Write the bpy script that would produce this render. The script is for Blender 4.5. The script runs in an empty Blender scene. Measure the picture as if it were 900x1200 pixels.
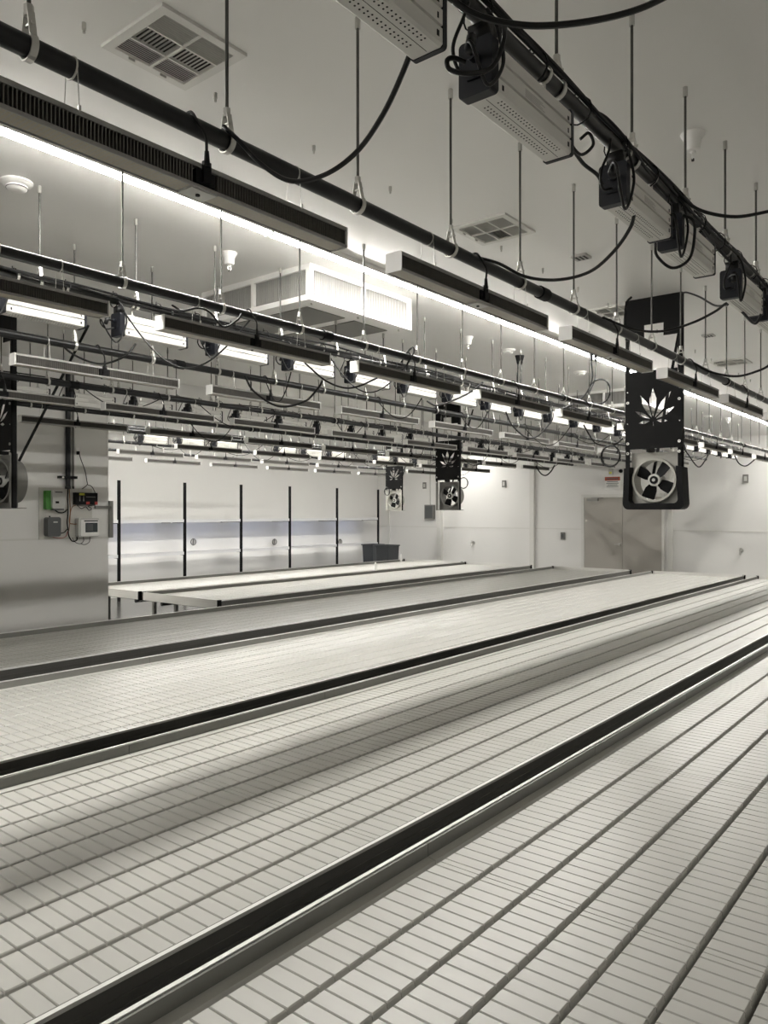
import bpy, bmesh, math, random
from mathutils import Vector, Matrix
random.seed(7)
PI = math.pi
C = bpy.context.scene.collection
H = 1.77            # camera height
CEIL = 3.38
FX, FY, RX, RY = .7809, .6247, .6247, -.7809

def W(u, v, d):
    """a point of the room seen in direction (u,v) at depth d"""
    r = (u - 450) / 900 * d
    return Vector((FX*d + RX*r, FY*d + RY*r, H + (600 - v) / 900 * d))

# ------------------------------------------------------------------ materials
def mat(name, col, rough=.5, metal=0., noise=0., nscale=8., bump=0., emit=None, estr=0., spec=.5, coat=0.):
    m = bpy.data.materials.new(name); m.use_nodes = True
    nt = m.node_tree; b = nt.nodes['Principled BSDF']
    b.inputs['Base Color'].default_value = (*col, 1)
    b.inputs['Roughness'].default_value = rough
    b.inputs['Metallic'].default_value = metal
    b.inputs['Specular IOR Level'].default_value = spec
    b.inputs['Coat Weight'].default_value = coat
    if emit:
        b.inputs['Emission Color'].default_value = (*emit, 1)
        b.inputs['Emission Strength'].default_value = estr
    if noise or bump:
        tc = nt.nodes.new('ShaderNodeTexCoord')
        n = nt.nodes.new('ShaderNodeTexNoise'); n.inputs['Scale'].default_value = nscale
        n.inputs['Detail'].default_value = 4
        nt.links.new(tc.outputs['Object'], n.inputs['Vector'])
        if noise:
            mx = nt.nodes.new('ShaderNodeMix'); mx.data_type = 'RGBA'
            mx.inputs['A'].default_value = (*[c*(1-noise) for c in col], 1)
            mx.inputs['B'].default_value = (*[min(1, c*(1+noise)) for c in col], 1)
            nt.links.new(n.outputs['Fac'], mx.inputs['Factor'])
            nt.links.new(mx.outputs['Result'], b.inputs['Base Color'])
        if bump:
            bp = nt.nodes.new('ShaderNodeBump'); bp.inputs['Strength'].default_value = bump
            bp.inputs['Distance'].default_value = .01
            nt.links.new(n.outputs['Fac'], bp.inputs['Height'])
            nt.links.new(bp.outputs['Normal'], b.inputs['Normal'])
    return m

M = dict(
    ceiling=mat('ceiling_paint', (.85, .84, .81), .33, noise=.02, nscale=1.5),
    wall=mat('wall_panel', (.80, .79, .76), .4, noise=.02, nscale=2),
    trim=mat('white_trim', (.72, .71, .67), .4),
    floor=mat('dark_epoxy_floor', (.10, .098, .09), .22, noise=.25, nscale=1.2),
    tray=mat('tray_plastic', (.52, .513, .48), .33, noise=.03, nscale=3, spec=.6),
    tray_shade=mat('shaded_tray_plastic', (.19, .188, .172), .36),  # same plastic as the tray, with shade put into its colour
    alu=mat('aluminium', (.80, .79, .76), .28, metal=.6),
    lip=mat('polished_rim', (.86, .85, .82), .3, metal=.35),
    filt=mat('filter_ribs', (.36, .355, .335), .7),
    filt_bg=mat('filter_back', (.16, .157, .15), .7),
    alu_dark=mat('dark_aluminium', (.24, .235, .22), .32, metal=.8),
    black=mat('black_plastic', (.006, .006, .0065), .5, spec=.15),
    navy=mat('dark_end_cap', (.010, .011, .015), .45, spec=.3),
    rubber=mat('cable_rubber', (.006, .006, .006), .45, spec=.3),
    pipe=mat('painted_pipe', (.011, .011, .0115), .33, noise=.2, nscale=20, spec=.35),
    gpipe=mat('grey_pipe', (.035, .035, .034), .3, metal=.3, noise=.2, nscale=20),
    zinc=mat('zinc_steel', (.55, .54, .51), .35, metal=.8),
    rod=mat('threaded_rod', (.10, .098, .09), .45, metal=.7),
    fin=mat('heat_sink_fin', (.13, .124, .11), .5, metal=.3),
    bar_alu=mat('bar_aluminium', (.30, .295, .28), .42, metal=.5),
    white=mat('white_enamel', (.88, .87, .84), .4),
    supply=mat('supply_casing', (.68, .67, .63), .45, metal=.05, noise=.03, nscale=5),
    hole=mat('vent_hole_black', (.01, .01, .01), .8),
    plate=mat('black_steel_plate', (.006, .006, .006), .6, spec=.15),
    fanwhite=mat('fan_frame_grey', (.45, .44, .40), .45),
    fangrey=mat('fan_frame_dull', (.20, .195, .18), .5),
    door=mat('door_paint', (.43, .405, .36), .45, noise=.03, nscale=2),
    glow=mat('tube_light', (1, 1, 1), .5, emit=(1.0, .975, .925), estr=55),
    shelfglow=mat('shelf_tube_light', (.8, .85, 1), .5, emit=(.66, .72, 1.0), estr=4.4),
    lowglow=mat('added_lower_tube', (1, 1, 1), .5, emit=(1, .98, .94), estr=6),  # for the added tubes under the lower shelf
    mesh_grey=mat('filter_mesh', (.50, .49, .46), .6),
    duct=mat('dark_filter', (.04, .039, .036), .7),
    green=mat('green_casing', (.07, .28, .04), .4),
    lightgrey=mat('light_grey_casing', (.55, .55, .52), .4),
    grey=mat('grey_casing', (.09, .095, .095), .45),
    yellow=mat('yellow_label', (.55, .55, .05), .5),
    red=mat('red_plastic', (.45, .04, .03), .5),
    signred=mat('sign_orange_red', (.42, .08, .04), .5),
    copper=mat('brown_cable', (.22, .09, .03), .5),
    screen=mat('lcd_screen', (.06, .07, .075), .15),
    board=mat('backing_board', (.60, .585, .54), .5),
    tub=mat('grey_tub_plastic', (.05, .055, .062), .4),
    blue_shelf=mat('white_shelf', (.74, .74, .74), .4),
)
def led_mat():
    m = bpy.data.materials.new('led_panel'); m.use_nodes = True
    nt = m.node_tree; b = nt.nodes['Principled BSDF']; b.inputs['Roughness'].default_value = .35
    tc = nt.nodes.new('ShaderNodeTexCoord'); br = nt.nodes.new('ShaderNodeTexBrick')
    br.offset = 0
    br.inputs['Scale'].default_value = 1
    br.inputs['Brick Width'].default_value = .011; br.inputs['Row Height'].default_value = .0085
    br.inputs['Mortar Size'].default_value = .0018
    br.inputs['Color1'].default_value = (.36, .31, .20, 1); br.inputs['Color2'].default_value = (.40, .34, .23, 1)
    br.inputs['Mortar'].default_value = (.34, .33, .30, 1)
    nt.links.new(tc.outputs['Object'], br.inputs['Vector']); nt.links.new(br.outputs['Color'], b.inputs['Base Color'])
    return m
M['led'] = led_mat()

# ------------------------------------------------------------------ mesh builder
class MB:
    def __init__(s): s.v = []; s.f = []; s.mi = []; s.mats = []; s.cur = 0
    def m(s, name):
        if name not in s.mats: s.mats.append(name)
        s.cur = s.mats.index(name); return s
    def add(s, vs, fs):
        n = len(s.v); s.v += [tuple(v) for v in vs]
        for f in fs: s.f.append([i+n for i in f]); s.mi.append(s.cur)
        return s
    def box(s, x0, x1, y0, y1, z0, z1):
        vs = [(x, y, z) for x in (x0, x1) for y in (y0, y1) for z in (z0, z1)]
        return s.add(vs, [(0,1,3,2),(4,6,7,5),(0,4,5,1),(2,3,7,6),(0,2,6,4),(1,5,7,3)])
    def cbox(s, c, d): return s.box(c[0]-d[0]/2, c[0]+d[0]/2, c[1]-d[1]/2, c[1]+d[1]/2, c[2]-d[2]/2, c[2]+d[2]/2)
    def rbox(s, x0, x1, y0, y1, z0, z1, r=.01, ax='z', n=4):
        """box with rounded corners about one axis"""
        if ax == 'z': A = (x0, x1, y0, y1); lo, hi = z0, z1; f = lambda a, b, c: (a, b, c)
        elif ax == 'y': A = (x0, x1, z0, z1); lo, hi = y0, y1; f = lambda a, b, c: (a, c, b)
        else: A = (y0, y1, z0, z1); lo, hi = x0, x1; f = lambda a, b, c: (c, a, b)
        p = []
        for cx, cy, a0 in ((A[1]-r, A[3]-r, 0), (A[0]+r, A[3]-r, 90), (A[0]+r, A[2]+r, 180), (A[1]-r, A[2]+r, 270)):
            for i in range(n+1):
                a = math.radians(a0 + 90*i/n); p.append((cx+r*math.cos(a), cy+r*math.sin(a)))
        return s.prism([f(a, b, lo) for a, b in p], [f(a, b, hi) for a, b in p])
    def prism(s, A, B):
        n = len(A)
        return s.add(list(A)+list(B), [list(range(n))[::-1], [n+i for i in range(n)]] + [(i, (i+1) % n, n+(i+1) % n, n+i) for i in range(n)])
    def cyl(s, a, b, r0, r1=None, n=12, cap=True):
        a, b = Vector(a), Vector(b); r1 = r0 if r1 is None else r1
        d = (b-a).normalized(); u = d.orthogonal().normalized(); w = d.cross(u)
        A = [a + (u*math.cos(2*PI*i/n)+w*math.sin(2*PI*i/n))*r0 for i in range(n)]
        B = [b + (u*math.cos(2*PI*i/n)+w*math.sin(2*PI*i/n))*r1 for i in range(n)]
        fs = [(i, (i+1) % n, n+(i+1) % n, n+i) for i in range(n)]
        if cap: fs += [list(range(n))[::-1], [n+i for i in range(n)]]
        return s.add(A+B, fs)
    def tube(s, pts, r, n=6, closed=False):
        pts = [Vector(p) for p in pts]; N = len(pts); rings = []
        prev = None
        for i, p in enumerate(pts):
            if closed: t = pts[(i+1) % N]-pts[i-1]
            else: t = pts[min(i+1, N-1)]-pts[max(i-1, 0)]
            if t.length < 1e-9: t = Vector((1, 0, 0))
            t.normalize()
            u = t.orthogonal().normalized() if prev is None else (prev - t*prev.dot(t))
            if u.length < 1e-6: u = t.orthogonal()
            u.normalize(); prev = u; w = t.cross(u)
            rings.append([p + (u*math.cos(2*PI*k/n)+w*math.sin(2*PI*k/n))*r for k in range(n)])
        vs = [q for R in rings for q in R]; fs = []
        for i in range(N if closed else N-1):
            j = (i+1) % N
            for k in range(n): fs.append((i*n+k, i*n+(k+1) % n, j*n+(k+1) % n, j*n+k))
        if not closed: fs += [list(range(n))[::-1], [(N-1)*n+k for k in range(n)]]
        return s.add(vs, fs)
    def ring(s, c, ax, r0, r1, h, n=32):
        """flat annulus of thickness h, axis ax (unit vector)"""
        c = Vector(c); ax = Vector(ax); u = ax.orthogonal().normalized(); w = ax.cross(u)
        P = lambda r, z, i: c + ax*z + (u*math.cos(2*PI*i/n)+w*math.sin(2*PI*i/n))*r
        vs = []
        for i in range(n): vs += [P(r0, 0, i), P(r1, 0, i), P(r1, h, i), P(r0, h, i)]
        fs = []
        for i in range(n):
            j = (i+1) % n
            for k in range(4): fs.append((i*4+k, i*4+(k+1) % 4, j*4+(k+1) % 4, j*4+k))
        return s.add(vs, fs)
    def lathe(s, c, prof, n=20):
        """profile of (r,z) about the vertical through c"""
        c = Vector(c); vs = []; fs = []
        for r, z in prof:
            for i in range(n): vs.append((c.x+r*math.cos(2*PI*i/n), c.y+r*math.sin(2*PI*i/n), c.z+z))
        for k in range(len(prof)-1):
            for i in range(n): fs.append((k*n+i, k*n+(i+1) % n, (k+1)*n+(i+1) % n, (k+1)*n+i))
        fs += [list(range(n))[::-1], [(len(prof)-1)*n+i for i in range(n)]]
        return s.add(vs, fs)
    def mesh(s, name):
        me = bpy.data.meshes.new(name); me.from_pydata(s.v, [], s.f)
        for k in s.mats: me.materials.append(M[k])
        me.polygons.foreach_set('material_index', s.mi)
        bm = bmesh.new(); bm.from_mesh(me); bmesh.ops.recalc_face_normals(bm, faces=bm.faces); bm.to_mesh(me); bm.free()
        me.update(); return me
    def build(s, name, parent=None, loc=(0, 0, 0), smooth=False):
        me = s.mesh(name)
        if smooth:
            me.polygons.foreach_set('use_smooth', [True]*len(me.polygons))
            me.set_sharp_from_angle(angle=math.radians(38))
        return link(name, me, parent, loc)
def mb(m): return MB().m(m)
def link(name, me, parent=None, loc=(0, 0, 0)):
    o = bpy.data.objects.new(name, me); C.objects.link(o)
    o.location = loc
    if parent: o.parent = parent
    return o
def tag(o, label, cat, group=None, kind=None):
    o['label'] = label; o['category'] = cat
    if group: o['group'] = group
    if kind: o['kind'] = kind
    return o
def thing(name, label, cat, loc, rotz=0, group=None):
    o = bpy.data.objects.new(name, None); o.empty_display_size = .05; C.objects.link(o)
    o.location = loc; o.rotation_euler = (0, 0, rotz)
    return tag(o, label, cat, group)
def dup(root, loc, label, group=None, rotz=None):
    r = root.copy(); C.objects.link(r); r.location = loc; r['label'] = label
    if rotz is not None: r.rotation_euler = (0, 0, rotz)
    if group: r['group'] = group
    for ch in list(root.children):
        c = ch.copy(); C.objects.link(c); c.parent = r
        for g in list(ch.children):
            d = g.copy(); C.objects.link(d); d.parent = c
    return r
def struct(name, b, smooth=False, label=None):
    o = b.build(name, smooth=smooth); o['kind'] = 'structure'
    if label: o['label'] = label
    return o
ORD = ['first', 'second', 'third', 'fourth', 'fifth', 'sixth', 'seventh', 'eighth', 'ninth', 'tenth', 'eleventh', 'twelfth',
       'thirteenth', 'fourteenth', 'fifteenth', 'sixteenth', 'seventeenth', 'eighteenth', 'nineteenth', 'twentieth', 'twenty-first',
       'twenty-second', 'twenty-third', 'twenty-fourth', 'twenty-fifth', 'twenty-sixth', 'twenty-seventh']
def spline(pts, per=8):
    pts = [Vector(p) for p in pts]; P = [pts[0]*2-pts[1]] + pts + [pts[-1]*2-pts[-2]]; out = []
    for i in range(1, len(P)-2):
        a, b, c, d = P[i-1:i+3]
        for k in range(per):
            t = k/per
            out.append(.5*((2*b)+(c-a)*t+(2*a-5*b+4*c-d)*t*t+(3*b-a-3*c+d)*t**3))
    out.append(pts[-1]); return out

# ------------------------------------------------------------------ the room
WX, WY, WL, LX = 17.5, 14.23, 8.0, 4.92     # far wall, back wall, left wall face, its corner
struct('floor', mb('floor').box(-2.15, WX+.2, -1.75, WY+.2, -.1, 0))
struct('ceiling', mb('ceiling').box(-2.15, WX+.2, -1.75, WY+.2, CEIL, CEIL+.15))
struct('wall_far', mb('wall').box(WX, WX+.15, -1.75, WY+.2, 0, CEIL))
struct('wall_back', mb('wall').box(LX, WX, WY, WY+.15, 0, CEIL))
struct('wall_left', mb('wall').box(-2.15, LX, WL, WL+.15, 0, CEIL).box(LX-.15, LX, WL+.15, WY+.15, 0, CEIL))
struct('wall_header', mb('wall').box(LX, WX, WL, WL+.15, H+1.12, CEIL))
struct('wall_right', mb('wall').box(-2, WX, -1.75, -1.6, 0, CEIL))
struct('wall_near', mb('wall').box(-2.15, -2, -1.75, WL, 0, CEIL))
def farY(u): d = 1440.8*WX/(u+675); return (d-.7809*WX)/.6247
def farZ(u, v): return H + (600-v)/900*1440.8*WX/(u+675)
tn = [0]
def trim(b):
    tn[0] += 1; return struct('trim_%d' % tn[0], b)
SZ = H-.415
DY0, DYM, DY1 = farY(685), farY(730), farY(776)
trim(mb('trim').box(WX-.008, WX, -1.6, farY(784)-.1, SZ-.012, SZ+.012))
trim(mb('trim').box(WX-.008, WX, DY0+.07, WY, SZ-.012, SZ+.012))
trim(mb('trim').box(-2, LX, WL-.006, WL, 1.47, 1.49))
trim(mb('trim').box(WX-.09, WX, farY(625)-.06, farY(625)+.06, 0, CEIL))
trim(mb('trim').box(WX-.12, WX, farY(517)-.07, farY(517)+.07, 0, CEIL))
trim(mb('trim').box(WX-.07, WX, farY(784)-.09, farY(784)+.0, 0, CEIL))
trim(mb('trim').box(WX-.02, WX, farY(456)-.03, farY(456)+.03, 0, CEIL))
trim(mb('trim').box(WX-.03, WX, DY0, DY0+.07, 0, 2.19).box(WX-.03, WX, DY1-.06, DY1, 0, 2.19).box(WX-.03, WX, DY1, DY0, 2.12, 2.19))
for i, (a, b) in enumerate(((DYM+.004, DY0-.003), (DY1+.003, DYM-.004))):
    d = struct('door_%d' % (i+1), mb('door').box(WX-.02, WX, a, b, .01, 2.115))
    mb('alu').box(WX-.026, WX-.0205, a+.02, b-.02, .02, .25).build('kick_plate', d)
    if i == 0:
        hy = DYM+.07
        mb('zinc').cyl((WX-.02, hy, 1.01), (WX-.05, hy, 1.01), .035).cyl((WX-.045, hy, 1.01), (WX-.08, hy, 1.01), .012).cbox((WX-.08, hy+.05, 1.01), (.018, .13, .022)).build('door_handle', d)
        mb('alu_dark').box(WX-.07, WX-.02, b-.36, b-.08, 2.03, 2.09).build('door_closer', d)
        mb('alu_dark').box(WX-.075, WX-.06, b-.50, b-.2, 2.095, 2.11).build('closer_arm', d)
# base trims
trim(mb('trim').box(-2, LX, WL-.012, WL, 0, .12))
trim(mb('trim').box(LX, WX, WY-.012, WY, 0, .12))

# ------------------------------------------------------------------ rolling benches
SEAM = 1.235
def tray_mesh():
    b = MB()
    L = SEAM-.0016
    b.m('tray_shade')  # channel floor and inner walls, their shade painted as a darker colour
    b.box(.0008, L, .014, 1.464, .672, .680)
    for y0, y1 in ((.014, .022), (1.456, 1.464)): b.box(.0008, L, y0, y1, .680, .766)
    b.m('tray')
    # side ledges
    b.prism([(.0008, .022, .692), (.0008, .055, .692), (.0008, .050, .722), (.0008, .022, .727)], [(L, .022, .692), (L, .055, .692), (L, .050, .722), (L, .022, .727)])
    b.prism([(.0008, 1.424, .692), (.0008, 1.456, .692), (.0008, 1.456, .727), (.0008, 1.429, .722)], [(L, 1.424, .692), (L, 1.456, .692), (L, 1.456, .727), (L, 1.429, .722)])
    p = L/25
    for j in range(9):
        y0 = .060+.151*j+.0072; y1 = y0+.151-.0144
        b.box(.0008, L, y0-.001, y1+.001, .680, .7100)
        for i in range(26):
            x0 = .0008+(i-.5)*p+.0021; x1 = x0+p-.0042
            if i == 0: x0 = .0008
            if i == 25: x1 = L
            vs = [(x0-.0005, y0-.001, .7100), (x1+.0005, y0-.001, .7100), (x1+.0005, y1+.001, .7100), (x0-.0005, y1+.001, .7100),
                  (x0, y0, .7215), (x1, y0, .7215), (x1, y1, .7215), (x0, y1, .7215),
                  (x0+.0014, y0+.003, .7245), (x1-.0014, y0+.003, .7245), (x1-.0014, y1-.003, .7245), (x0+.0014, y1-.003, .7245)]
            b.add(vs, [(0,1,5,4),(1,2,6,5),(2,3,7,6),(3,0,4,7),(4,5,9,8),(5,6,10,9),(6,7,11,10),(7,4,8,11),(8,9,10,11)])
    return b.mesh('tray_section')
TRAY = tray_mesh()
def side_rail(L, far):
    """long aluminium extrusion, lip on top, ribs outside"""
    s = 1 if far else -1
    y = 1.478 if far else 0.
    b = mb('alu')
    def bx(a0, a1, z0, z1):   # a measured outwards->inwards
        ya, yb = y - s*a0, y - s*a1
        b.box(0, L, min(ya, yb), max(ya, yb), z0, z1)
    b.m('alu_dark'); bx(.004, .013, .655, .760)
    b.m('lip'); bx(.0, .0125, .760, .770); b.m('alu'); bx(.001, .006, .655, .663)
    b.m('alu_dark'); bx(.001, .006, .722, .727); bx(.001, .006, .700, .704)
    return b.mesh('side_rail')
def end_rail(out):
    s = out
    b = mb('alu'); b.box(-.010*s if s > 0 else 0, 0 if s > 0 else .010, .02, 1.458, .672, .768)
    b.box(min(-.013*s, 0), max(-.013*s, 0), .02, 1.458, .768, .773)
    b.box(min(-.013*s, 0), max(-.013*s, 0), .02, 1.458, .715, .722)
    return b.mesh('end_rail')
def corner(): return mb('black').rbox(-.014, .03, -.004, .03, .66, .7745, .006).mesh('corner_cap')
CAP = corner()
def leg_mesh(): return mb('alu_dark').box(-.02, .02, -.02, .02, .03, .655).m('black').cyl((0, 0, 0), (0, 0, .03), .035).mesh('leg')
LEG = leg_mesh()
CROSS = mb('alu_dark').box(-.018, .018, .10, 1.38, .60, .654).box(-.015, .015, .22, 1.26, .18, .22).mesh('crossbar')
benches = [(-.107, .665, 10), (1.472, .665, 10), (3.125, .665, 10), (4.955, .665, 10), (6.86, 5.605, 6), (8.40, 5.605, 6)]
bl = ['long rolling bench with ribbed flood trays nearest the camera at bottom right',
      'second rolling bench from the camera, with a soft shadow band along its trays',
      'third rolling bench from the camera, evenly lit pale trays',
      'fourth rolling bench from the camera, in shade, just in front of the left wall',
      'shorter fifth rolling bench, its silver end rail starting beside the left wall corner',
      'shorter rolling bench farthest back, in front of the wall shelving']
RAILS = {}
for bi, (y0, x0, n) in enumerate(benches):
    t = thing('rolling_bench', bl[bi], 'grow bench', (x0, y0, 0), group='rolling benches with flood trays')
    L = n*SEAM
    if n not in RAILS: RAILS[n] = (side_rail(L, False), side_rail(L, True))
    link('side_rail', RAILS[n][0], t); link('side_rail', RAILS[n][1], t)
    link('end_rail', end_rail(1), t, (0, 0, 0)); link('end_rail', end_rail(-1), t, (L, 0, 0))
    for cx, cy, rz in ((0, 0, 0), (L, 0, PI/2), (L, 1.478, PI), (0, 1.478, -PI/2)):
        c = link('corner_cap', CAP, t, (cx, cy, 0)); c.rotation_euler.z = rz
    for k in range(n): link('tray_section', TRAY, t, (k*SEAM, 0, 0))
    q = 6 if n == 10 else 4
    for k in range(q):
        x = .35+(L-.7)*k/(q-1)
        link('leg', LEG, t, (x, .2, 0)); link('leg', LEG, t, (x, 1.278, 0)); link('crossbar', CROSS, t, (x, 0, 0))
    mb('gpipe').cyl((.1, .25, .63), (L-.1, .25, .63), .024).build('roller_pipe', t, (0, 0, -.001))
    mb('gpipe').cyl((.1, 1.23, .63), (L-.1, 1.23, .63), .024).build('roller_pipe', t, (0, 0, -.001))

# ------------------------------------------------------------------ hanging pipe rails
def clamp_mesh(r):
    b = mb('zinc'); pts = []
    top = .075
    for i in range(17):
        a = math.radians(-230+ 280*i/16)
        pts.append(((r+.004)*math.cos(a), (r+.004)*math.sin(a)))
    pts = [(-.006, top)] + pts + [(.006, top)]
    w = .008
    n = len(pts)
    def off(i, k):
        p = Vector(pts[i]); a = Vector(pts[max(i-1, 0)]); c = Vector(pts[min(i+1, n-1)]); t = (c-a).normalized(); return p + Vector((t.y, -t.x))*k
    vs = []
    for i in range(n):
        o = off(i, .0035); p = Vector(pts[i])
        vs += [(-w, p.x, p.y), (w, p.x, p.y), (w, o.x, o.y), (-w, o.x, o.y)]
    fs = []
    for i in range(n-1):
        for k in range(4): fs.append((i*4+k, i*4+(k+1) % 4, (i+1)*4+(k+1) % 4, (i+1)*4+k))
    fs += [(0, 1, 2, 3), ((n-1)*4+3, (n-1)*4+2, (n-1)*4+1, (n-1)*4)]
    b.add(vs, fs)
    b.cyl((0, 0, top-.008), (0, 0, top+.016), .0105, n=6)
    b.cyl((0, -.02, r+.026), (0, .02, r+.026), .004, n=6)
    return b.mesh('pipe_clamp')
def rod_mesh(z0, z1):
    return mb('rod').cyl((0, 0, z0), (0, 0, z1), .0048, n=8).m('zinc').cyl((0, 0, z1-.035), (0, 0, z1), .0095, n=8).mesh('hanger_rod')
PITCH = .5434
bar_rows = [1.63, 2.98, 4.34, 5.69, 7.05, 8.42, 9.77, 11.12]
sup_rows = [.927, 3.70, 6.45, 9.15]
BZ, SZP = H+1.0, H+1.135
CL_B, CL_S = clamp_mesh(.023), clamp_mesh(.021)
ROD_B, ROD_S = rod_mesh(.07, CEIL-BZ), rod_mesh(.07, CEIL-SZP)
ROD_SB, ROD_SS = rod_mesh(.07, CEIL-.235-BZ), rod_mesh(.07, CEIL-.235-SZP)
XE = 15.2
rn = ['nearest the camera', 'second from the camera', 'third from the camera', 'fourth from the camera', 'fifth, running past the left wall',
      'sixth, first beyond the header', 'seventh, over the farthest bench', 'eighth and farthest, near the back wall']
def xs_of(y): return 5.45 if y > WL else .12
def make_rail(y, z, r, m, label, cl, rd, group, bundle):
    x0 = xs_of(y)
    t = thing('pipe_rail', label, 'hanging pipe', (x0, y, z), group=group)
    mb(m).cyl((0, 0, 0), (XE-x0, 0, 0), r, n=20).cyl((-.004, 0, 0), (.03, 0, 0), r+.003, n=20).cyl((XE-x0-.03, 0, 0), (XE-x0+.004, 0, 0), r+.003, n=20).build('pipe', t, smooth=True)
    k = 0
    while True:
        x = .8135+PITCH*k; k += 1
        if x > XE-.05: break
        if x < x0+.05: continue
        inbox = 3.47 < y < 4.63 and (3.55 < x < 4.69 or 9.7 < x < 10.84)
        link('hanger_rod', (ROD_SB if r > .022 else ROD_SS) if inbox else rd, t, (x-x0, 0, 0)); link('pipe_clamp', cl, t, (x-x0, 0, 0))
    if x0 < 1:   # pipe coupling sleeves
        for x in (3.2, 6.25, 9.3, 12.35): mb('black').cyl((x-x0-.035, 0, 0), (x-x0+.035, 0, 0), r+.006, n=16).build('coupling', t, smooth=True)
    if bundle:
        b = mb('rubber'); R = random.Random(int(y*100))
        for q in range(4):
            ph = R.uniform(0, 6); am = R.uniform(.012, .03); rr = R.choice((.0045, .006, .0055)); pts = []
            n = int((XE-x0)/.09)
            a0 = R.uniform(-.9, 2.2)
            for i in range(n+1):
                x = (XE-x0)*i/n
                a = a0 + .7*math.sin(x*1.3+ph)+.25*math.sin(x*4.1+ph*2)
                rad = r+rr+.002+max(0, am*.6*math.sin(x*2.3+ph*3))
                pts.append((x, rad*math.cos(a+PI), rad*math.sin(a)*1.0))
            b.tube(pts, rr, 6)
        b.build('cable_bundle', t, smooth=True)
        tb = mb('black')
        x = .3
        while x < XE-x0-.1:
            tb.ring((x, 0, 0), (1, 0, 0), r+.016, r+.019, .004, 14); tb.cbox((x+.002, .012, r+.022), (.004, .004, .016)); x += .27
        o = tb.build('cable_tie', t); o['kind'] = 'stuff'
    return t
for i, y in enumerate(bar_rows):
    make_rail(y, BZ, .0235, 'pipe', 'black ceiling-hung pipe carrying slim bar lights, ' + rn[i], CL_B, ROD_B, 'pipes carrying the bar lights', False)
sl = ['thick cable-wrapped pipe at top right, nearest the camera', 'cable-wrapped pipe in the middle with brightly lit metal boxes',
      'cable-wrapped pipe behind the fourth bar-light pipe, passing the left wall', 'cable-wrapped pipe beyond the header, over the farthest benches']
for i, y in enumerate(sup_rows):
    make_rail(y, SZP, .021, 'gpipe' if i < 2 else 'pipe', sl[i], CL_S, ROD_S, 'pipes carrying the power supplies', True)

# ------------------------------------------------------------------ slim bar lights
BL = 1.10
def make_bar():
    t = thing('bar_light', 'x', 'bar light', (0, 0, 0), group='slim bar lights')
    b = mb('bar_alu'); b.box(0, BL, -.031, .031, .055, .062)
    b.box(0, BL, -.033, -.030, .053, .065).box(0, BL, .030, .033, .053, .065)
    b.box(0, BL, -.032, .032, .004, .008).box(0, BL, -.034, -.031, .0, .009).box(0, BL, .031, .034, .0, .009)
    b.build('frame', t)
    f = mb('fin'); f.box(0, BL, -.018, .018, .008, .055)
    n = 118
    for i in range(n):
        x = .006+(BL-.012)*i/(n-1)
        if abs(x-BL/2) < .04: continue
        f.box(x-.0014, x+.0014, -.0315, .0315, .008, .055)
    f.build('heat_sink', t)
    mb('led').box(.01, BL/2-.045, -.027, .027, .0015, .0045).box(BL/2+.045, BL-.01, -.027, .027, .0015, .0045).build('led_panel', t)
    for x in (-.004, BL): mb('white').rbox(x, x+.004, -.035, .035, -.001, .066, .004, 'x').build('end_cap', t)
    mb('lightgrey').box(BL/2-.04, BL/2+.04, -.027, .027, -.002, .004).m('black').cyl((BL/2, 0, -.006), (BL/2, 0, -.002), .006).build('sensor_plate', t)
    j = mb('black').box(BL/2-.03, BL/2+.03, -.033, .033, .013, .049).box(BL/2-.012, BL/2+.012, -.041, -.033, .018, .072).build('junction_box', t)
    dz = 1.0-.830
    mb('rubber').cyl((BL/2, -.038, .058), (BL/2, -.037, .10), .009, .006, n=10).tube(spline([(BL/2, -.037, .095), (BL/2-.01, -.045, .13), (BL/2-.025, -.034, dz-.005), (BL/2-.03, -.010, dz+.028), (BL/2-.03, .03, dz+.022)]), .0042).build('power_cord', j, smooth=True)
    for x in (.2, BL-.2):
        w = mb('zinc'); w.cyl((x, -.033, .060), (x, -.0245, dz), .0011, n=5).cyl((x, .033, .060), (x, .0245, dz), .0011, n=5)
        w.ring((x-.002, 0, dz), (1, 0, 0), .0235, .0262, .004, 20)
        w.cbox((x, -.033, .069), (.006, .006, .012)).cbox((x, .033, .069), (.006, .006, .012)); w.build('hanging_wire', t)
    return t
bar0 = make_bar(); first = True
rowname = ['nearest', 'second', 'third', 'fourth', 'fifth', 'sixth', 'seventh', 'farthest']
for ri, y in enumerate(bar_rows):
    n = 0; k = 0
    while True:
        x = .72+1.3625*k; k += 1
        if x+BL > XE: break
        if x < xs_of(y)+.05 or (ri == 6 and x < 12.7 < x+BL+.2): continue
        lab = 'slim dark finned bar light, %s from the left under the %s bar-light pipe' % (ORD[n], rowname[ri])
        n += 1
        R = random.Random(ri*50+k)
        loc = (x+R.uniform(-.012, .012), y, H+.830)
        if first: bar0.location = loc; bar0['label'] = lab; first = False; o = bar0
        else: o = dup(bar0, loc, lab)
        o.rotation_euler.z = R.uniform(-.004, .004)

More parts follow.
